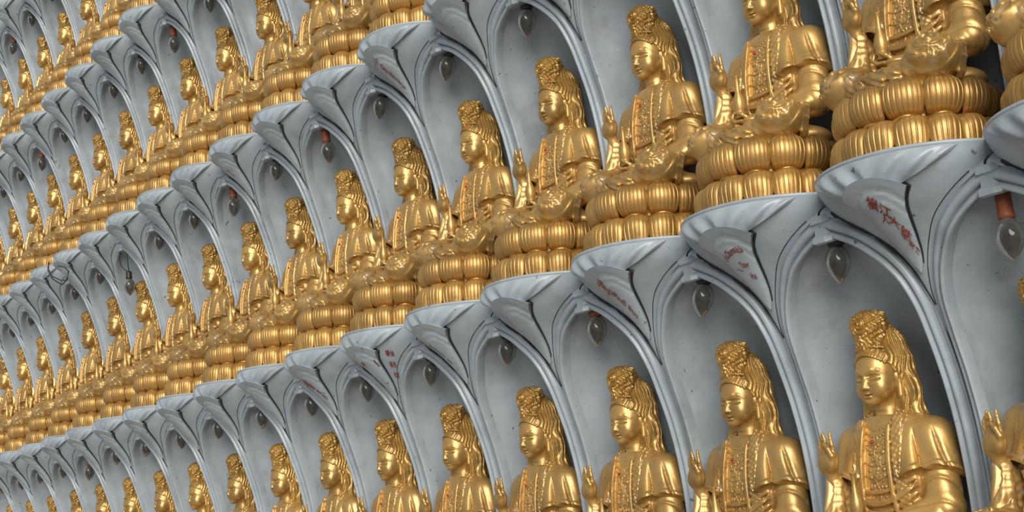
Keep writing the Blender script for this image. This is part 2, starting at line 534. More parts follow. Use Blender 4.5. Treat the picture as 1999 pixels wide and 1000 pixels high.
def sculpt_robe():
    VX = 0.0045
    v = Vol((-0.46, -0.34, 0.40), (0.46, 0.46, 1.24), VX)
    sl, X, F, Z = v.win((-0.4, -0.34, 0.42), (0.4, 0.26, 1.24))
    v.D[sl] = torso_fn(X, F, Z)
    # arms under the sleeves
    v.add(cap((0.245, -0.10, 0.98), (0.300, -0.06, 0.70), 0.085, 0.088), 0.04)
    v.add(cap((0.300, -0.05, 0.690), (0.10, 0.11, 0.625), 0.084, 0.050), 0.03)
    v.add(cap((-0.245, -0.10, 0.98), (-0.300, -0.05, 0.70), 0.085, 0.082), 0.04)
    v.add(cap((-0.300, -0.04, 0.70), (-0.268, 0.070, 0.86), 0.072, 0.046), 0.03)
    # sleeve of the raised hand hanging in folds to the lap
    for i, (dx, df, r) in enumerate([(-0.032, -0.004, 0.026), (-0.006, 0.018, 0.024), (0.020, 0.012, 0.024), (0.044, -0.006, 0.024)]):
        v.add(cap((-0.268+dx*0.5, 0.074+df, 0.865), (-0.255+dx*1.4, 0.150+df*1.4, 0.52), r*0.85, r*1.2), 0.007)
    # crossed legs, knees, feet cloth
    for sx in (-1, 1):
        v.add(cap((sx*0.10, -0.02, 0.545), (sx*0.27, 0.17, 0.545), 0.112, 0.092), 0.04)
        v.add(ell((sx*0.262, 0.195, 0.562), (0.138, 0.138, 0.108)), 0.03)
        v.add(cap((sx*0.26, 0.22, 0.51), (sx*-0.05, 0.305, 0.490), 0.066, 0.046), 0.03)
    v.add(ell((0, 0.15, 0.50), (0.27, 0.20, 0.080)), 0.03)
    v.add(ell((0, -0.07, 0.50), (0.33, 0.20, 0.10)), 0.03)
    # embroidered roundels with rings on the knees
    for sx in (-1, 1):
        kx, kf, kz = sx*0.268, 0.215, 0.580
        def knee(X, F, Z, kx=kx, kf=kf, kz=kz, sx=sx):
            ax = np.array([sx*0.48, 0.76, 0.44]); ax /= np.linalg.norm(ax)
            px, pf, pz = X-kx, F-kf, Z-kz
            t = px*ax[0]+pf*ax[1]+pz*ax[2]
            r = np.sqrt(np.maximum(px*px+pf*pf+pz*pz-t*t, 0))
            m = np.clip((0.132-r)/0.010, 0, 1)*np.clip((t-0.005)/0.03, 0, 1)
            ang = np.arctan2(pz, px*ax[1]-pf*ax[0])
            return -m*(0.0058*np.sin(r*2*np.pi/0.046+0.8)+0.0046*np.sin(ang*9+r*90)*np.sin(r*150)*(r > 0.016)*np.clip((0.115-r)/0.02, 0, 1))
        v.disp(knee, (kx-0.16, kf-0.14, kz-0.14), (kx+0.16, kf+0.16, kz+0.14))
    # vertical bands of the stole down the chest
    def band(xc0, xc1, hw, thick, z0, z1, carve):
        def f(X, F, Z):
            xs = xc0+(xc1-xc0)*np.clip((1.10-Z)/0.4, 0, 1)
            t = torso_fn(X, F, Z)-thick
            d = np.maximum(t, np.abs(np.abs(X)-xs)-hw)
            d = np.maximum(d, np.maximum(z0-Z, Z-z1))
            d = np.maximum(d, -F-0.10)
            return d + (carve*(np.sin(Z*210+np.abs(X)*150)+np.sin(Z*120-np.abs(X)*260)) if carve else 0)
        return f, np.array((-0.3, -0.15, z0)), np.array((0.3, 0.25, z1))
    v.add(band(0.120, 0.140, 0.026, 0.022, 0.60, 1.16, 0.0011), 0.004)
    v.add(band(0.082, 0.096, 0.009, 0.030, 0.58, 1.12, 0), 0.004)
    # waist sash and swags of cloth across the belly
    def swag(z0, k, hw, thick):
        def f(X, F, Z):
            d = np.maximum(torso_fn(X, F, Z)-thick, np.abs(Z-z0-k*X*X)-hw)
            return np.maximum(d, np.maximum(np.abs(X)-0.20, -F-0.10))
        return f, np.array((-0.24, -0.12, z0-0.05)), np.array((0.24, 0.20, z0+0.12))
    for z0, k, hw, th in ((0.790, 1.6, 0.010, 0.020), (0.735, 2.2, 0.014, 0.028), (0.690, 2.4, 0.010, 0.022), (0.650, 1.8, 0.016, 0.040)):
        v.add(swag(z0, k, hw, th), 0.006)
    # loose cloth of the left sleeve and skirt gathered in front of the belly
    for a, b, r0, r1 in [((0.30, 0.02, 0.66), (0.02, 0.20, 0.590), 0.040, 0.022), ((0.28, 0.07, 0.62), (-0.06, 0.24, 0.565), 0.034, 0.020), ((-0.24, 0.10, 0.61), (0.05, 0.25, 0.550), 0.030, 0.020), ((0.20, 0.18, 0.60), (-0.10, 0.29, 0.530), 0.026, 0.018), ((-0.20, 0.20, 0.585), (0.08, 0.30, 0.515), 0.024, 0.018)]:
        v.add(cap(a, b, r0, r1), 0.012)
    # cloth folds over the lap and the skirt hem along the throne
    def lap(X, F, Z):
        m = np.clip((0.66-Z)/0.04, 0, 1)*np.clip((F-0.04)/0.06, 0, 1)*np.clip((0.20-np.abs(X))/0.04, 0, 1)
        g = 1-np.abs(np.sin(X*26+np.sin(F*26+1)*1.6+Z*22))
        q = np.sin(X*88+Z*60)*np.sin(F*80+Z*74)
        return m*(0.016*g**3+0.0062*q-0.004)
    v.disp(lap, (-0.24, 0.0, 0.40), (0.24, 0.46, 0.70))
    def sleeve(X, F, Z):
        m = np.clip((0.87-Z)/0.03, 0, 1)*np.clip((X-0.14)/0.05, 0, 1)*np.clip((Z-0.60)/0.03, 0, 1)
        g = 1-np.abs(np.sin((X*0.5+F)*24-Z*19))
        return m*(0.014*g**3-0.003)
    v.disp(sleeve, (0.10, -0.2, 0.55), (0.46, 0.30, 0.90))
    def hanging(X, F, Z):
        m = np.clip((0.885-Z)/0.03, 0, 1)*np.clip((-0.16-X)/0.03, 0, 1)*np.clip((Z-0.50)/0.03, 0, 1)*np.clip((F+0.06)/0.05, 0, 1)
        g = 1-np.abs(np.sin(X*62+F*30+0.8*np.sin(Z*22)))
        t = np.sin(Z*120)*np.sin((X+F)*140)*np.clip((X+0.255)/0.02, 0, 1)
        return m*(0.016*g**2.5-0.005+0.0025*t)
    v.disp(hanging, (-0.46, -0.12, 0.46), (-0.13, 0.30, 0.90))
    # side ribbons falling over the knee to the throne
    for sx in (-1, 1):
        for off in (0.0, 0.020, 0.040):
            p = [(sx*(0.290+off*0.5), 0.00+off, 0.665-off*0.3), (sx*(0.362+off*0.2), 0.08+off, 0.612), (sx*0.386, 0.12+off*0.9, 0.54), (sx*0.360, 0.11+off*0.9, 0.475), (sx*0.315, 0.09+off*0.7, 0.440)]
            for a, b in zip(p[:-1], p[1:]):
                v.add(cap(a, b, 0.0075), 0.012)
    # shoulder cape with flaring hem
    c = Vol((-0.46, -0.34, 0.40), (0.46, 0.46, 1.24), VX)
    for sx in (-1, 1):
        c.add(cap((sx*0.13, -0.105, 1.085), (sx*0.235, -0.105, 1.035), 0.078, 0.100), 0.04)
        c.add(cap((sx*0.235, -0.105, 1.035), (sx*0.272, -0.085, 0.86), 0.100, 0.117), 0.05)
        c.add(cap((sx*0.135, -0.035, 1.06), (sx*0.170, 0.005, 0.88), 0.060, 0.070), 0.05)
    sl, X, F, Z = c.win(c.lo, c.lo+c.n*c.vox)
    aX = np.abs(X)
    th = np.arctan2(F+0.13, aX-0.16)
    m = np.clip((1.10-Z)/0.10, 0, 1)*np.clip((aX-0.10)/0.04, 0, 1)*np.clip((F+0.14)/0.08, 0.0, 1)
    w = 1-np.abs(np.sin(th*5.0+(1.05-Z)*5.5))
    c.D = c.D+m*(0.0210*w**4-0.004*np.sin(th*10.0+(1.05-Z)*11.0))
    hem = 0.868+0.030*np.clip((F+0.06)/0.1, -1, 1)-0.045*np.exp(-((aX-0.165)/0.05)**2)*(F > -0.06)+0.010*np.sin(aX*60+F*44)
    hem2 = np.broadcast_to(hem, c.D.shape)
    rim = np.abs(Z-hem2-0.014)-0.012
    c.D = np.minimum(c.D, np.maximum(c.D-0.009, rim))
    c.D = np.maximum(c.D, hem2-Z)
    c.D = np.maximum(c.D, 0.108-aX)
    # embroidered inner border of the cape
    bord = np.maximum(c.D-0.007, np.abs(aX-0.128)-0.020)+0.0012*(np.sin(Z*210+aX*150)+np.sin(Z*120-aX*260))
    c.D = np.minimum(c.D, np.maximum(bord, -F-0.10))
    v.D = np.minimum(v.D, c.D)
    # neckline opening
    v.cut(ell((0, 0.0, 1.185), (0.080, 0.115, 0.075)), 0.01)
    return v.mesh()

def sculpt_chest():
    v = Vol((-0.16, -0.18, 1.00), (0.16, 0.12, 1.20), 0.0050)
    sl, X, F, Z = v.win(v.lo, v.lo+v.n*v.vox)
    v.D[sl] = np.maximum(torso_fn(X, F, Z)-0.004, Z-1.17)
    v.D[sl] = np.maximum(v.D[sl], np.maximum(np.abs(X)-0.14, 1.02-Z))
    return v.mesh()

def sculpt_necklace():
    v = Vol((-0.17, 0.0, 0.60), (0.17, 0.24, 1.10), 0.0042)
    sl, X, F, Z = v.win(v.lo, v.lo+v.n*v.vox)
    t = torso_fn(X, F+TOR_F, Z+TOR_Z)
    def strand(d2, r, beads):
        return np.maximum(np.sqrt(d2*d2+np.maximum(t, 0)**2)-r*(1+0.28*np.sin(beads)), -(F-0.02))
    D = np.full(np.broadcast(X, F, Z).shape, 1.0, np.float32)
    ang = np.arctan2(X, 1.10-Z)
    for rad, r in ((0.105, 0.007), (0.135, 0.0085), (0.165, 0.006)):
        d2 = np.sqrt((X/0.92)**2+(Z-1.10)**2)-rad
        D = np.minimum(D, np.maximum(strand(d2, r, ang*46*rad/0.14), 0.93-Z+0.0*X))
    # pendant cluster, long strands and medallions
    for xo, z0, z1, r in ((0.0, 0.64, 0.95, 0.007), (0.034, 0.66, 0.94, 0.0055), (-0.034, 0.66, 0.94, 0.0055)):
        d2 = X-xo-0.012*np.sin(Z*48+xo*60)
        s = strand(d2, r, Z*230)
        D = np.minimum(D, np.maximum(s, np.maximum(z0-Z, Z-z1)))
    for cx, cz, cr in ((0, 0.935, 0.030), (0, 0.85, 0.024), (0, 0.765, 0.026), (0.045, 0.80, 0.017), (-0.045, 0.80, 0.017), (0.040, 0.885, 0.016), (-0.040, 0.885, 0.016), (0.045, 0.715, 0.018), (-0.045, 0.715, 0.018), (0.09, 0.975, 0.018), (-0.09, 0.975, 0.018)):
        rr = np.sqrt((X-cx)**2+(Z-cz)**2)
        an = np.arctan2(X-cx, Z-cz)
        d = np.sqrt(np.maximum(rr-cr*0.55*(1+0.25*np.sin(an*6)), 0)**2+np.maximum(t, 0)**2)-0.0065-0.003*np.cos(rr*260)
        D = np.minimum(D, np.maximum(d, -(F-0.02)))
    # swags
    for zc, rad in ((0.955, 0.085), (0.90, 0.10), (0.83, 0.095)):
        d2 = np.sqrt((X*0.9)**2+((Z-zc)*1.25)**2)-rad
        D = np.minimum(D, np.maximum(strand(d2, 0.0055, np.arctan2(X, zc-Z)*26), np.maximum(Z-zc+0.01, np.abs(X)-0.10)))
    v.D[sl] = D
    return shifted(v.mesh(), TOR_F, TOR_Z)

def sculpt_hair():
    v = Vol((-0.24, -0.28, 0.96), (0.24, 0.20, 1.74), 0.0038)
    T = lambda p: rot_f(p, TILT, PIV)
    v.add(T(ell((0, -0.012, 1.345), (0.124, 0.128, 0.122))), 0.0)
    # hair falling behind the ears onto the shoulders
    for sx in (-1, 1):
        v.add(cap((sx*0.088, -0.055, 1.36), (sx*0.120, -0.050, 1.20), 0.050, 0.045), 0.03)
        v.add(cap((sx*0.120, -0.050, 1.20), (sx*0.148, -0.045, 1.08), 0.045, 0.036), 0.03)
        v.add(cap((sx*0.140, -0.06, 1.12), (sx*0.185, -0.075, 1.06), 0.030, 0.012), 0.02)
        v.add(cap((sx*0.112, -0.010, 1.20), (sx*0.122, 0.02, 1.06), 0.018, 0.016), 0.012)
        v.add(cap((sx*0.122, 0.02, 1.06), (sx*0.128, 0.05, 0.97), 0.016, 0.008), 0.012)
    # veil from the bun down the back
    v.add(cap((0, 0.045, 1.560), (0, -0.040, 1.43), 0.062, 0.096), 0.03)
    v.add(cap((0, -0.045, 1.43), (0, -0.072, 1.10), 0.096, 0.132), 0.04)
    def strands(X, F, Z):
        th = np.arctan2(X, -(F+0.02)+1e-6)
        w = np.sin(th*32+1.7*np.sin(Z*30+th*2.0)+0.7*np.sin(Z*61))
        return -0.0110*(np.maximum(w, 0)**2-0.3)*np.clip((0.09-F)/0.06, 0.0, 1)
    v.disp(strands)
    # cut the face opening
    def face(X, F, Z):
        a = F-PIV[0]; b = Z-PIV[1]
        f = PIV[0]+a*math.cos(TILT)-b*math.sin(TILT); z = PIV[1]+a*math.sin(TILT)+b*math.cos(TILT)
        hl = 1.396-5.5*np.abs(X)**2
        d = np.maximum(0.012+0.30*np.maximum(np.abs(X)-0.09, 0)-f, z-hl)
        return d
    v.cut((face, np.array((-0.20, -0.05, 0.98)), np.array((0.20, 0.18, 1.45))), 0.012)
    # waves of hair swept back from the parting, beaded diadem above them
    for i in range(-8, 9):
        x = i*0.0118
        hl = 1.396-5.5*abs(x)**2
        f = math.sqrt(max(1-(x/0.122)**2, 0.02))*0.113-0.004
        v.add(T(cap((x, f, hl+0.002), (x*1.06, f-0.030, hl+0.030+0.004*(i % 2)), 0.0085, 0.010)), 0.004)
    for i in range(-8, 9):
        x = i*0.0110
        f = math.sqrt(max(1-(x/0.108)**2, 0.03))*0.090
        v.add(T(ell((x, f, 1.441-abs(x)*0.20+0.004*(i % 2)), (0.0085, 0.010, 0.0095))), 0.004)
    for sx in (-1, 1):
        for k in range(4):
            v.add(T(cap((sx*(0.102+0.003*k), 0.040-0.020*k, 1.345-0.004*k), (sx*0.116, 0.022-0.022*k, 1.300-0.010*k), 0.0085)), 0.006)
    # topknot: a swollen head of coils set forward over the brow
    b = Vol((-0.13, -0.10, 1.46), (0.13, 0.16, 1.74), 0.0036)
    b.add(cap((0, -0.002, 1.53), (0, 0.004, 1.585), 0.074, 0.080), 0.02)
    b.add(ell((0, 0.004, 1.630), (0.092, 0.090, 0.066)), 0.03)
    b.add(ell((0, -0.006, 1.662), (0.082, 0.080, 0.034)), 0.02)
    def coils(X, F, Z):
        th = np.arctan2(X, F-0.01)
        r = np.sqrt(X*X+(Z-1.615)**2)
        m = np.clip((F-0.055)/0.02, 0, 1)*np.clip((0.050-r)/0.012, 0, 1)
        q = np.sin(th*12+np.sin(Z*90)*1.6)*np.cos(Z*128+th*3.5)+0.35*np.sin(th*23+Z*60)
        rose = np.sin(r*230+np.arctan2(X, Z-1.615)*3)
        return 0.0080*q*(1-m)+0.008*rose*m
    b.disp(coils)
    return join_vq([shifted(v.mesh(), HEAD_F, HEAD_Z), b.mesh()])

STATUE_MESHES = []
for LOD in (1.0, 1.7, 2.8):          # finer for the nearest statues, coarser for the far ones
    STATUE_MESHES.append((mesh_from('body', *join_vq([sculpt_head(), sculpt_chest(), sculpt_hand_raised(), sculpt_hand_lap()]), M_GOLD),
                          mesh_from('robe', *sculpt_robe(), M_ROBE),
                          mesh_from('hair', *sculpt_hair(), M_HAIR),
                          mesh_from('necklace', *sculpt_necklace(), M_ORN)))
LOD = 1.0

def make_vase():
    b = MB()
    b.lathe([(0.001, 0.0), (0.026, 0.002), (0.030, 0.012), (0.024, 0.022), (0.034, 0.05), (0.040, 0.085), (0.034, 0.12), (0.019, 0.155), (0.013, 0.19), (0.012, 0.225), (0.019, 0.250), (0.021, 0.254), (0.013, 0.250), (0.001, 0.235)], 20)
    return b.mesh('vase', M_GOLD)
ME_VASE = make_vase()
def make_gem():
    b = MB()
    b.lathe([(0.0005, -0.009), (0.007, -0.006), (0.010, 0.0), (0.007, 0.006), (0.0005, 0.009)], 12)
    return b.mesh('gem', M_GEM)
ME_GEM = make_gem()

# lotus throne ---------------------------------------------------------------
NP, NPL = 12, 16
def make_petal_upper():
    nu, nv = 81, 13
    P = []
    for j in range(nv):
        t = j/(nv-1)
        hw = math.pi/NP*float(interp(t, [0, .25, .55, .8, .93, 1], [.74, .95, 1.04, .92, .66, .26]))
        R = float(interp(t, [0, .2, .5, .8, .95, 1], [.300, .338, .368, .362, .338, .318]))
        z = float(interp(t, [0, .2, .5, .8, .95, 1], [.270, .292, .362, .440, .468, .470]))
        row = []
        for i in range(nu):
            s = -1+2*i/(nu-1)
            a = s*hw
            pil = 0.042*(max(0, 1-s*s))**0.55*(0.35+0.65*math.sin(math.pi*min(1, t*1.02)**0.8))
            rib = -0.0078*(1-abs(math.sin(s*math.pi*4)))**5*min(1, 5*(1-abs(s)))*min(1, t*4)
            notch = -0.014*math.exp(-(s/0.10)**2)*max(0, t-0.75)/0.25
            r = R+pil+rib
            row.append((r*math.sin(a), -r*math.cos(a), z+notch-0.012*abs(s)**3*t))
        P.append(row)
    b = MB()
    b.grid(P)
    return b.mesh('petal', M_PETAL)
def make_petal_lower():
    nu, nv = 61, 11
    P = []
    for j in range(nv):
        t = j/(nv-1)
        hw = math.pi/NPL*float(interp(t, [0, .4, .75, .92, 1], [1.0, 1.05, 1.04, .98, .90]))
        R = float(interp(t, [0, .3, .6, .85, 1], [.315, .362, .394, .406, .408]))
        z = float(interp(t, [0, .3, .6, .85, 1], [.268, .252, .210, .155, .107]))
        row = []
        for i in range(nu):
            s = -1+2*i/(nu-1)
            a = s*hw
            pil = 0.036*(max(0, 1-s*s))**0.6*(0.45+0.55*math.sin(math.pi*t))
            rib = -0.0075*(1-abs(math.sin(s*math.pi*3)))**5*min(1, 5*(1-abs(s)))
            r = R+pil+rib
            row.append((r*math.sin(a), -r*math.cos(a), z+0.014*(1-s*s)*(1-t)+0.010*math.sin(s*2.2+t*2)*t*(1-t)*2))
        P.append(row)
    b = MB()
    b.grid(P, flip=True)
    return b.mesh('petal', M_PETAL)
def make_throne_core():
    b = MB()
    b.lathe([(.001, .104), (.385, .104), (.385, .115), (.36, .17), (.325, .24), (.318, .262), (.30, .28), (.312, .30), (.345, .36), (.352, .42), (.335, .452), (.30, .462), (.001, .468)], 64)
    # scalloped bead between the two rows of petals
    P = []
    for k in range(96):
        a = 2*math.pi*k/96
        rr = .338+.012*math.cos(NP*a)
        zz = .270+.010*math.cos(NP*a)
        P.append([((rr+.011*math.cos(q))*math.sin(a), -(rr+.011*math.cos(q))*math.cos(a), zz+.011*math.sin(q)) for q in [2*math.pi*m/8 for m in range(8)]])
    b.grid(P, close_u=True, close_v=True)
    return b.mesh('lotus_throne', M_PETAL)
ME_PU, ME_PL, ME_CORE = make_petal_upper(), make_petal_lower(), make_throne_core()
def make_throne_whole():
    V = []; Q = []
    allV = []; allF = []
    def addm(me, rz):
        o = len(allV)
        c, s = math.cos(rz), math.sin(rz)
        for v in me.vertices:
            x, y, z = v.co
            allV.append((c*x-s*y, s*x+c*y, z))
        for p in me.polygons:
            allF.append(tuple(o+i for i in p.vertices))
    addm(ME_CORE, 0)
    for k in range(NP):
        addm(ME_PU, 2*math.pi*k/NP)
    for k in range(NPL):
        addm(ME_PL, 2*math.pi*(k+.5)/NPL)
    return mesh_from('lotus_throne', allV, allF, M_PETAL)
ME_THRONE = make_throne_whole()

# ------------------------------------------------------------------ the wall: niches, arches, corbels
TIER = 2.2
LEAN = 0.052
A_H = np.array([-2.12, -1.7, -1.3, -1.1, -.9, -.7, -.5, -.4, -.3, -.22, -.17, -.12, -.085, -.062])
A_U = np.array([.463, .463, .463, .462, .461, .458, .442, .412, .355, .285, .222, .135, .06, .0])
A_W = np.array([-.14, -.125, -.10, -.07, -.02, .05, .125, .16, .20, .238, .252, .265, .268, .268])
def arch_path():
    """points (u, w, h) along the near leg, from the foot to the apex, evenly spaced"""
    t = np.concatenate([[0], np.cumsum(np.sqrt(np.diff(A_H)**2+np.diff(A_U)**2+np.diff(A_W)**2))])
    # denser where it bends
    ts = np.concatenate([np.linspace(0, t[4], 12)[:-1], np.linspace(t[4], t[-1], 44)])
    return np.stack([interp(ts, t, A_U), interp(ts, t, A_W), interp(ts, t, A_H)], 1)
PATH = arch_path()
def arch_frame():
    T = np.gradient(PATH, axis=0)
    T[-1] = T[-2]*0.5+np.array([-1, 0, 0])*np.linalg.norm(T[-2])*0.5
    T /= np.linalg.norm(T, axis=1)[:, None]
    k = np.clip((PATH[:, 2]+0.7)/0.6, 0, 1)[:, None]
    N0 = np.array([0, 1, 0])*(1-k)+np.array([0, 0.80, -0.60])*k
    Nn = N0-(N0*T).sum(1)[:, None]*T
    Nn /= np.linalg.norm(Nn, axis=1)[:, None]
    A = np.cross(T, Nn)                       # across; make it point away from the niche
    sgn = np.sign((A*np.array([1, 0, 0.3])).sum(1))[:, None]
    return T, Nn, A*sgn
AT, AN, AA = arch_frame()
PROF = np.array([(-.066, -.060), (-.065, -.012), (-.060, .004), (-.052, .011), (-.044, .010), (-.038, .000), (-.034, -.014),
                 (-.030, .002), (-.020, .017), (-.006, .023), (.006, .018), (.009, .006), (.013, -.012),
                 (.017, .004), (.024, .009), (.031, .005), (.035, -.006), (.036, -.055)])
def make_arch():
    b = MB()
    for sx in (1, -1):
        P = []
        for i in range(len(PATH)):
            row = []
            for a, n in PROF:
                g = 1+.42*min(1, max(0, (PATH[i][2]+.60)/.35))
                p = PATH[i]+AA[i]*((a*.80+.010)*g)+AN[i]*(n*g-0.62*a*(n > -.03))
                row.append((sx*max(p[0], 0.0), -p[1], p[2]))
            P.append(row)
        b.grid(P, flip=(sx > 0))
    return b.mesh('arch_moulding', M_WALL)
def make_shell():
    ns = 29
    P = []
    for i in range(len(PATH)):
        g = 1+.42*min(1, max(0, (PATH[i][2]+.60)/.35))
        p = PATH[i]-AA[i]*0.043*g-AN[i]*0.030
        u0 = max(p[0], 0.0)
        dep = 0.285*(1-math.exp((p[2]+0.05)/0.26))
        dep = max(dep, 0.0)
        row = []
        for k in range(ns):
            s = math.sin((-1+2*k/(ns-1))*math.pi/2)
            prof = (1-abs(s)**2.4)**(1/1.9)
            row.append((s*u0, -(p[1]-dep*prof), p[2]))
        P.append(row)
    b = MB()
    b.grid(P)
    return b.mesh('niche_shell', M_WALL)
def make_keystone():
    # a pinched block where the two legs of the arch meet
    b = MB()
    P = []
    for t, hw, n0, n1 in ((-.088, .050, -.06, .034), (-.078, .060, -.06, .054), (-.052, .060, -.06, .060), (-.038, .048, -.06, .046), (.008, .048, -.06, .050), (.022, .060, -.06, .074), (.048, .058, -.06, .074), (.058, .046, -.06, .060)):
        row = []
        for a, q in ((-1, 0), (-1, .72), (-.62, 1.0), (.62, 1.0), (1, .72), (1, 0)):
            n = n0+(n1-n0)*q
            row.append((a*hw*1.05, -(.250+n*.95-t*.10), -.078+t*1.05-n*.26))
        P.append(row)
    b.grid(P, flip=True)
    o = len(b.V)
    b.F.append(tuple(range(0, 6)))
    b.F.append(tuple(range(o-6, o))[::-1])
    me = b.mesh('keystone', M_WALL, False)
    return me

C_H = np.array([-2.12, -1.3, -1.1, -.9, -.7, -.58, -.5, -.4, -.3, -.22, -.17, -.12, -.08, -.04, .005, .048, .082])
C_R = np.array([.04, .04, .04, .04, .045, .055, .072, .122, .190, .268, .325, .386, .432, .473, .511, .535, .548])
C_W = np.array([-.205, -.165, -.135, -.085, -.015, .035, .062, .062, .056, .052, .05, .048, .044, .040, .036, .034, .034])
RIM = .082
def cone_pt(phi, h, out=0.0):
    """point on the corbel, phi measured from straight out, positive to +x; pushed out along a fixed slope"""
    r = float(interp(h, C_H, C_R))+out*0.75
    w = float(interp(h, C_H, C_W))
    return (r*math.sin(phi), -(w+r*math.cos(phi)), h-out*0.66)
def make_corbel():
    b = MB()
    hs = np.concatenate([np.linspace(-2.12, -.7, 8)[:-1], np.linspace(-.7, RIM, 38)])
    nphi = 49
    P = []
    for h in hs:
        P.append([cone_pt(math.radians(-118+236*k/(nphi-1)), h) for k in range(nphi)])
    # rim and top of the ledge
    for r, z in ((.551, RIM+.004), (.551, RIM+.012), (.546, RIM+.017), (.48, RIM+.018), (.02, RIM+.018)):
        P.append([(r*math.sin(q), -(.034+r*math.cos(q)), z) for q in [math.radians(-118+236*k/(nphi-1)) for k in range(nphi)]])
    b.grid(P)
    return b.mesh('corbel', M_WALL)

def cone_rw(phi, h, dr, dz):
    r = float(interp(h, C_H, C_R))+dr
    w = float(interp(h, C_H, C_W))
    return (r*math.sin(phi), -(w+r*math.cos(phi)), h+dz)
LEAF_C = 0.085
def leaf_edge(t):
    return float(interp(t, [0, .08, .2, .4, .6, .8, .93, 1], [.03, .14, .205, .240, .255, .280, .325, .365]))
def leaf_h(s, t):
    return -.405+t*(.398-.060*s*s)
def leaf_pt(s, t):
    """s -1..1 across, t 0 tip .. 1 top"""
    out = 0.020+0.030*t**1.2
    out += 0.014*math.sin(t*math.pi)
    out += 0.020*max(0, (t-.84)/.16)**1.6
    out *= (1-.35*abs(s)**3)
    out -= 0.010*math.exp(-((t-.89+.06*s*s)/.020)**2)+0.007*math.exp(-((t-.80+.10*s*s)/.018)**2)
    return cone_rw(LEAF_C+s*leaf_edge(t), leaf_h(s, t), out*(.75+.2*t), -out*(.66-.46*t))
def make_leaf():
    nu, nv = 27, 34
    P = [[leaf_pt(-1+2*i/(nu-1), j/(nv-1)) for i in range(nu)] for j in range(nv)]
    b = MB()
    b.grid(P)
    for col, sg, fl in ((0, -1, True), (nu-1, 1, False)):
        R = []
        for j in range(nv):
            t = j/(nv-1)
            h = leaf_h(1, t)
            R.append([P[j][col], cone_rw(LEAF_C+sg*leaf_edge(t)*.86, h, -.012, .008)])
        b.grid(R, flip=fl)
    R = [[P[-1][i], tuple(Vector(P[-1][i])*0.0+Vector((P[-1][i][0]*.80, P[-1][i][1]*.80-.01, P[-1][i][2]+.016)))] for i in range(nu)]
    b.grid(R, flip=True)
    return b.mesh('leaf', M_LEAF)
def make_crest():
    # wide curled petal behind the leaf, hugging the rim
    nu, nv = 91, 16
    W = math.radians(47)
    P = []
    low = lambda s: -.075+.150*abs(s)**1.8
    for j in range(nv):
        t = j/(nv-1)
        row = []
        for i in range(nu):
            s = -1+2*i/(nu-1)
            hb = low(s)
            h = hb+(RIM-.003-hb)*t
            out = 0.036*math.sin(math.pi*(t*.72+.28))**.8*(1-abs(s)**6)+0.002
            out += 0.0130*math.sin(abs(s)*19-t*6.0)*math.sin(math.pi*t)**.7*(1-abs(s)**3)
            row.append(cone_rw(LEAF_C+W*s, h, out*.85, -out*.45))
        P.append(row)
    b = MB()
    b.grid(P)
    R = [[P[0][i], cone_rw(LEAF_C+W*.96*(-1+2*i/(nu-1)), low(-1+2*i/(nu-1))+.02, -.01, 0)] for i in range(nu)]
    b.grid(R, flip=True)
    return b.mesh('crest', M_WALL)
def on_cone(p, sx, push):
    """slide an arch-side point onto the corbel surface (pillar axis half a bay away)"""
    u, w, h = p
    rho = float(interp(h, C_H, C_R)); wc = float(interp(h, C_H, C_W))
    d = Vector((u-.5, w-wc))
    d = d.normalized()*(rho+push) if d.length > 1e-5 else d
    return (sx*(.5+d.x), -(wc+d.y), h)
def make_gap_shade():
    # black joint line: shade of the gap outside the arch, put in as tubes
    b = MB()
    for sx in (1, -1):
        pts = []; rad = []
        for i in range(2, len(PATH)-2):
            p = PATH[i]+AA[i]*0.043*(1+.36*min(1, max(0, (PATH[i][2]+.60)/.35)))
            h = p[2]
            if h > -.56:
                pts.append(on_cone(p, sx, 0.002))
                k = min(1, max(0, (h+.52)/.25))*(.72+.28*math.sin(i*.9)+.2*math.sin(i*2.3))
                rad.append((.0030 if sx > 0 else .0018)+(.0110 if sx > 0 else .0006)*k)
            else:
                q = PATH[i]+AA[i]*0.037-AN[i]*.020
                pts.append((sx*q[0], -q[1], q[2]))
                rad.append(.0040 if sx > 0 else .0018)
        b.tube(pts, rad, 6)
    return b.mesh('gap_shade', M_GAP_SHADE)
def make_leaf_gap_shade():  # black tubes put in as the shade of the gap under the leaf edge
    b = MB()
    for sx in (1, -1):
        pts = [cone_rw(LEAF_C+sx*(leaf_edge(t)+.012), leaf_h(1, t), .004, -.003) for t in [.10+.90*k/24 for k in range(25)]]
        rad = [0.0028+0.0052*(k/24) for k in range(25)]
        # the painted shade of the gap turns in along the back of the lip
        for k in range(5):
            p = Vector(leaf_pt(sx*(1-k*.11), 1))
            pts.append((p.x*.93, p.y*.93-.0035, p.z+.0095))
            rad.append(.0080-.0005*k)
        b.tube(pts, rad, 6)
    return b.mesh('gap_shade', M_GAP_SHADE)
ME_ARCH, ME_SHELL, ME_KEY, ME_CORB, ME_LEAF, ME_CREST, ME_GAP_SHADE, ME_LEAF_GAP_SHADE = make_arch(), make_shell(), make_keystone(), make_corbel(), make_leaf(), make_crest(), make_gap_shade(), make_leaf_gap_shade()

# frame test: only build repeats the photograph shows, plus a small margin
CM = CAM.matrix_world.inverted()
FPX = 2685.0
def pix(x, y, z):
    p = CM @ Vector((x, y, z))
    if p.z > -0.2:
        return (-9999, -9999)
    return (999.5+FPX*p.x/-p.z, 500-FPX*p.y/-p.z)
def seen(pts, m=40):
    q = [pix(*p) for p in pts]
    q = [a for a in q if a[0] > -9000]
    if not q:
        return False
    xs = [a[0] for a in q]; ys = [a[1] for a in q]
    return max(xs) > -m and min(xs) < 1999+m and max(ys) > -m and min(ys) < 1000+m

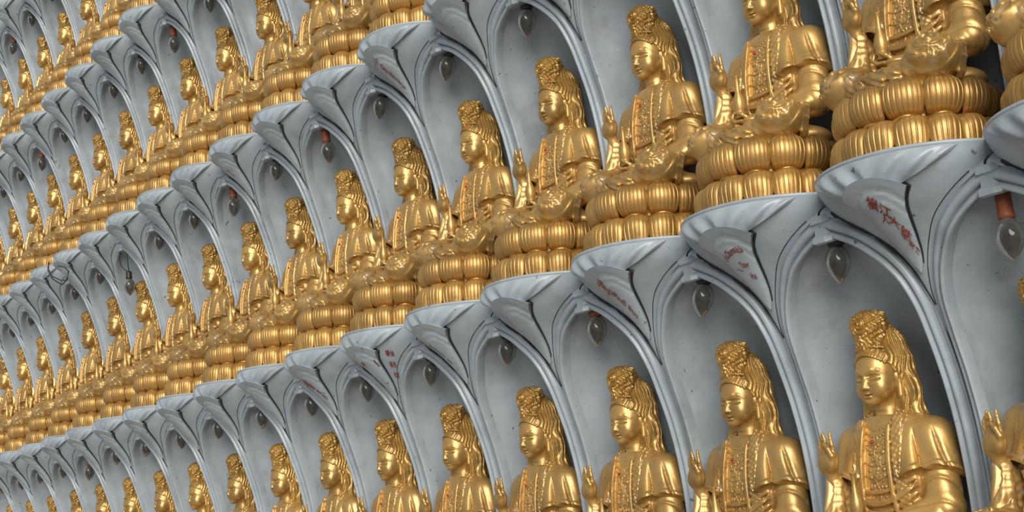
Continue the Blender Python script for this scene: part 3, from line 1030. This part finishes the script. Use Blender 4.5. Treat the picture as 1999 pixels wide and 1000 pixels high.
TIERS = ['wall_lowest', 'wall_lower', 'wall_middle', 'wall_upper', 'wall_topmost']
NMIN, NMAX = -4, 26
def niche_x(n, up):
    return -(n-0.5*up)

INSCR = {}        # (up, n of the niche on its far side) -> list of text lines; filled in below
corbels = {}
XA, XB = -NMAX-2.0, 8.0
for up, wname in enumerate(TIERS):
    zl = GZ+TIER*up                       # level of the ledge over this tier
    wy = -LEAN*up
    b = MB()
    # solid masonry behind the niches and the straight part of the ledge
    def box(x0, x1, y0, y1, z0, z1):
        o = len(b.V)
        b.V.extend([(x, y, z) for z in (z0, z1) for y in (y0, y1) for x in (x0, x1)])
        for f in ((0, 2, 3, 1), (4, 5, 7, 6), (0, 1, 5, 4), (2, 6, 7, 3), (0, 4, 6, 2), (1, 3, 7, 5)):
            b.F.append(tuple(o+i for i in f))
    box(XA, XB, 0.50, 0.80, -TIER+RIM+.018, RIM+.016)
    box(XA, XB, -0.24, 0.50, RIM-.022, RIM+.016)
    root = obj(wname, b.mesh('wall', M_WALL, False), None, (0, wy, zl))
    tag(root, kind='structure')
    for n in range(NMIN, NMAX+1):
        x = niche_x(n, up)
        if seen([(x+a, wy-w, zl+h) for a in (-.5, .5) for w in (.3, -.3) for h in (-2.2, .0)], 300):
            obj('niche_shell', ME_SHELL, root, (x, 0, 0))
            a = obj('arch_moulding', ME_ARCH, root, (x, 0, 0))
            obj('gap_shade', ME_GAP_SHADE, a)
            obj('keystone', ME_KEY, a)
        xc = x-0.5
        if seen([(xc+a, wy-w, zl+h) for a in (-.6, .6) for w in (.6, -.1) for h in (-.6, .03)], 300) or seen([(xc, wy, zl-2), (xc, wy, zl-.7)], 300):
            c = obj('corbel', ME_CORB, root, (xc, 0, 0))
            obj('leaf', ME_LEAF, c)
            obj('crest', ME_CREST, c)
            obj('gap_shade', ME_LEAF_GAP_SHADE, c)
            corbels[(up, n)] = c

# plinth below the lowest tier and the paving in front of it
b = MB()
for (x0, x1, y0, y1, z0, z1) in ((XA, XB, -0.62, 0.80, 0.0, GZ-TIER+RIM+.017),):
    o = len(b.V)
    b.V.extend([(x, y, z) for z in (z0, z1) for y in (y0, y1) for x in (x0, x1)])
    for f in ((0, 2, 3, 1), (4, 5, 7, 6), (0, 1, 5, 4), (2, 6, 7, 3), (0, 4, 6, 2), (1, 3, 7, 5)):
        b.F.append(tuple(o+i for i in f))
tag(obj('wall_base', b.mesh('wall_base', M_WALL, False)), kind='structure')
tag(obj('floor', mesh_from('floor', [(-90, -90, 0), (60, -90, 0), (60, 1, 0), (-90, 1, 0)], [(0, 1, 2, 3)], M_GROUND, False)), kind='structure')

# ------------------------------------------------------------------ statues
ORD = ['first', 'second', 'third', 'fourth', 'fifth', 'sixth', 'seventh', 'eighth', 'ninth', 'tenth', 'eleventh', 'twelfth', 'thirteenth', 'fourteenth', 'fifteenth', 'sixteenth', 'seventeenth', 'eighteenth', 'nineteenth', 'twentieth', 'twenty-first', 'twenty-second', 'twenty-third', 'twenty-fourth', 'twenty-fifth']
ROWN = ['bottom', 'second lowest', 'third lowest', 'topmost']
def build_statue(x, y, z, label, group, detail, lod):
    r = bpy.data.objects.new('seated_statue', None)
    COL.objects.link(r)
    r.location = (x, y, z)
    tag(r, label, 'statue', group)
    me = STATUE_MESHES[lod]
    obj('body', me[0], r)
    obj('robe', me[1], r)
    obj('hair', me[2], r)
    nk = obj('necklace', me[3], r)
    obj('vase', ME_VASE, r, (-0.030, -0.192, 0.648), (0.06, 0.02, 0), (.88, .88, .95))
    if detail:
        g = obj('gem', ME_GEM, nk, (0.0, -0.075, 1.037), (math.pi/2, 0, 0))
        g['label'] = 'small red gem'
        th = obj('lotus_throne', ME_CORE, r, (0, -0.035, 0))
        for k in range(NP):
            obj('petal', ME_PU, th, rot=(0, 0, 2*math.pi*k/NP))
        for k in range(NPL):
            obj('petal', ME_PL, th, rot=(0, 0, 2*math.pi*(k+.5)/NPL))
    else:
        obj('lotus_throne', ME_THRONE, r, (0, -0.035, 0))
    return r

rng = random.Random(4)
for up in range(4):
    zl = GZ+TIER*(up-1)
    wy = -LEAN*up
    vis = []
    for n in range(NMIN, NMAX+1):
        x = niche_x(n, up)
        if seen([(x+a, wy-f, zl+h) for a in (-.38, .38) for f in (-.2, .38) for h in (.12, 1.70)], 0):
            vis.append(n)
    for k, n in enumerate(vis):
        x = niche_x(n, up)
        px = pix(x, wy, zl+1.0)
        sc = abs(pix(x, wy, zl+1.5)[1]-pix(x, wy, zl+0.5)[1])
        lab = 'gold seated statue on lotus throne, %s from the right in the %s row' % (ORD[k], ROWN[up])
        build_statue(x, wy, zl, lab, 'gilded statues of the %s row' % ROWN[up], sc > 95, 0 if sc > 250 else 1 if sc > 135 else 2)

# ------------------------------------------------------------------ light bulbs under the arches
def make_bulb_glass(k):
    b = MB()
    b.lathe([(.026, 0), (.040, -.012), (.056, -.036), (.065, -.064), (.066, -.090), (.058, -.122), (.041, -.154), (.020, -.180), (.007, -.192), (.0005, -.195)], 20)
    return b.mesh('glass', M_GLASS)
ME_BULB = make_bulb_glass(0)
def make_socket(L, m, r=.031):
    b = MB()
    b.lathe([(.0005, L), (r*.55, L), (r*.9, L-.010), (r, L-.02), (r*1.0, .03), (r*1.08, .022), (r*1.08, .006), (r*.92, -.004), (.0005, -.004)], 18)
    return b.mesh('socket', m)
ME_SK = [make_socket(.055, M_BLACK, .040), make_socket(.062, M_BROWN, .040), make_socket(.150, M_BROWN, .036), make_socket(.090, M_BLACK, .034)]
def make_cord():
    b = MB()
    b.tube([(0, 0, 0), (0.004, -.002, .03), (0.0, .012, .06), (.0, .03, .085)], .006, 6)
    return b.mesh('cord', M_WIRE)
ME_CORD = make_cord()
def make_cord_loop():
    b = MB()
    b.tube([(0, 0, 0), (-.06, -.02, .02), (-.13, -.04, .09), (-.15, -.05, .17), (-.10, -.04, .24), (-.02, -.02, .28), (.02, 0, .30), (-.02, .01, .345), (-.06, .02, .365), (-.03, .04, .385)], .006, 6)
    b.tube([(.005, 0, 0), (.02, -.01, .08), (.01, -.01, .17), (.03, 0, .26), (.0, .02, .34), (-.02, .03, .37)], .006, 6)
    return b.mesh('cord', M_WIRE)
ME_CORD_LOOP = make_cord_loop()
SPECIAL = {(1, 11): 3, (0, -1): 2, (0, 2): 1, (0, 5): 1, (0, 9): 1, (0, 12): 2, (1, 6): 2, (1, 8): 2, (2, 10): 2, (2, 15): 2, (3, 17): 2}
for up in range(4):
    zl = GZ+TIER*up
    wy = -LEAN*up
    vis = [n for n in range(NMIN, NMAX+1) if seen([(niche_x(n, up)+a, wy-.16, zl+h) for a in (-.05, .05) for h in (-.14, -.36)], -4)]
    for k, n in enumerate(vis):
        x = niche_x(n, up)
        kind = SPECIAL.get((up, n), 0)
        r = bpy.data.objects.new('light_bulb', None)
        COL.objects.link(r)
        drop = (0.165, 0.172, 0.265, 0.48)[kind]
        r.location = (x+rng.uniform(-.012, .012), wy-.175, zl-drop-rng.uniform(0, .015))
        r.rotation_euler = (rng.uniform(-.12, .12), rng.uniform(-.10, .10)-(0.22 if kind == 0 and rng.random() < .45 else 0)*(-1), 0)
        obj('glass', ME_BULB, r)
        s = obj('socket', ME_SK[kind], r)
        obj('cord', ME_CORD_LOOP if kind == 3 else ME_CORD, r, (0, 0, (.055, .062, .150, .090)[kind]-.004))
        d = ('black', 'short brown', 'long brown', 'black dangling')[kind]
        s['label'] = d+' lamp socket'
        tag(r, 'grey candle bulb in %s socket, %s from the right, %s row' % (d, ORD[k], ROWN[up]), 'light bulb', 'bulbs under the arches')

# ------------------------------------------------------------------ a loose wire looped over a leaf, a moth on the wall
def loose_wire():
    b = MB()
    P = WIRE_PTS
    b.tube([(x, y-.03, z) for x, y, z in P[:8]], .009, 6)
    b.tube([(x, y-.03, z) for x, y, z in (P[0], P[8], P[9], P[10], P[4])], .008, 6)
    return b.mesh('loose_wire', M_WIRE)
WIRE_PTS = [(-12.228, -.62, 7.43), (-12.109, -.66, 7.303), (-11.863, -.67, 7.145), (-11.482, -.67, 7.002), (-11.283, -.67, 7.025), (-11.27, -.66, 7.121), (-11.456, -.65, 7.214), (-11.791, -.63, 7.295), (-12.046, -.68, 7.315), (-11.78, -.70, 7.16), (-11.404, -.70, 7.036)]
tag(obj('loose_wire', loose_wire()), 'dark loose wire looped over a leaf capital under the middle ledge', 'wire')

def make_moth():
    r = bpy.data.objects.new('moth', None)
    COL.objects.link(r)
    b = MB()
    b.tube([(0, 0, -.032), (0, -.004, -.012), (0, -.005, .010), (0, -.002, .026)], [.003, .008, .008, .004], 8)
    obj('body', b.mesh('body', M_MOTH), r)
    for sx in (-1, 1):
        w = MB()
        w.V = [(0, -.003, .014), (sx*.040, -.010, .034), (sx*.046, -.012, .012), (sx*.026, -.008, -.006), (sx*.030, -.008, -.026), (sx*.006, -.003, -.012)]
        w.V += [(x, y+.002, z) for x, y, z in w.V]
        n = 6
        w.F = [tuple(range(n)), tuple(range(n, 2*n))[::-1]]+[(i, n+i, n+(i+1) % n, (i+1) % n) for i in range(n)]
        obj('wing', w.mesh('wing', M_MOTH, False), r)
    tag(r, 'small dark brown moth resting on the grey niche wall beside a statue', 'moth')
    return r
moth = make_moth()
moth.location = (-4.075, 0.205, 1.395+GZ)
moth.rotation_euler = (0, -0.6, 0.75)

# ------------------------------------------------------------------ brush writing on the leaf capitals
def surface_pt(sv, tv, lift):
    p = Vector(leaf_pt(sv, tv))
    e = 0.01
    du = Vector(leaf_pt(sv+e, tv))-p
    dv = Vector(leaf_pt(sv, min(1, tv+e)))-p
    n = du.cross(dv)
    if n.length > 0:
        n.normalize()
    if n.y > 0:
        n = -n
    return p+n*lift
def cone_surface_pt(phi, h, lift):
    return Vector(cone_rw(phi, h, lift*.75, -lift*.66))
def text_mesh(txt):
    cu = bpy.data.curves.new('inscription', 'FONT')
    cu.body = txt
    cu.align_x = 'LEFT'
    cu.resolution_u = 3
    cu.offset = 0.018
    o = bpy.data.objects.new('inscription', cu)
    COL.objects.link(o)
    dg = bpy.context.evaluated_depsgraph_get()
    me = bpy.data.meshes.new_from_object(o.evaluated_get(dg))
    bpy.data.objects.remove(o)
    bpy.data.curves.remove(cu)
    return me
def inscribe(key, lines, m, cone=False):
    """lines: (text, s, t, ds_dx, dt_dx, ds_dy, dt_dy) in the leaf's own coordinates"""
    c = corbels.get(key)
    if c is None:
        return
    V = []; F = []
    for (txt, s0, t0, ax, bx, ay, by) in lines:
        me = text_mesh(txt)
        bm = bmesh.new()
        bm.from_mesh(me)
        bmesh.ops.triangulate(bm, faces=bm.faces[:])
        bm.verts.index_update()
        o = len(V)
        for v in bm.verts:
            x = v.co.x
            y = v.co.y+0.05*math.sin(x*3.1)
            a = s0+ax*x+ay*y
            b2 = t0+bx*x+by*y
            p = cone_surface_pt(a, b2, 0.004) if cone else surface_pt(max(-.97, min(.97, a)), max(.02, min(.99, b2)), 0.0045)
            V.append(tuple(p))
        for f in bm.faces:
            F.append(tuple(o+v.index for v in f.verts))
        bm.free()
    if F:
        q = obj('inscription', mesh_from('inscription', V, F, m, False), c)
        q['label'] = 'red brush writing'
inscribe((0, -1), [('横江', -.42, .76, .36, -.075, .26, .105), ('大姓', .02, .58, .34, -.09, .26, .09), ('人', -.30, .60, .30, -.05, .24, .09), ('平安来', .16, .43, .22, -.075, .24, .07)], M_RED)
inscribe((0, 0), [('Chamaida', -.34, .66, .25, .020, .06, .105), ('Yong', .02, .53, .26, .014, .06, .105), ('Hui', .22, .40, .28, .014, .06, .105), ('小', -.62, .66, .26, 0, .05, .085), ('一', -.40, .52, .36, -.05, .05, .085)], M_RED)
inscribe((0, 1), [('ปริญาศักดิ์ ชัยช', -.62, .84, .150, -.086, .36, .085)], M_RED)
inscribe((0, 3), [('ชัยวัฒน์ สุข', -.72, .72, .150, -.080, .22, .050)], M_INK)
inscribe((0, 4), [('大', -.50, .70, .34, -.06, .24, .09), ('一', -.55, .83, 1.1, -.02, .30, .10), ('丶', .35, .74, .6, -.12, .5, .16)], M_RED)
inscribe((0, 5), [('福寿', -.55, .70, .30, -.09, .26, .09), ('安如', .05, .52, .28, -.08, .22, .06)], M_RED)
inscribe((1, 4), [('川', -.55, .80, .34, -.05, .26, .09), ('ปิยะรัตน์กุล', -.34, .70, .18, -.088, .34, .080)], M_RED)
inscribe((1, 7), [('รัตนา', -.30, .66, .16, -.07, .2, .045)], M_RED)
inscribe((0, 4), [('善信', .56, -.105, .085, 0, .012, .042), ('吴生', .53, -.180, .085, 0, .012, .042), ('合家', .50, -.250, .085, 0, .012, .042)], M_RED, True)
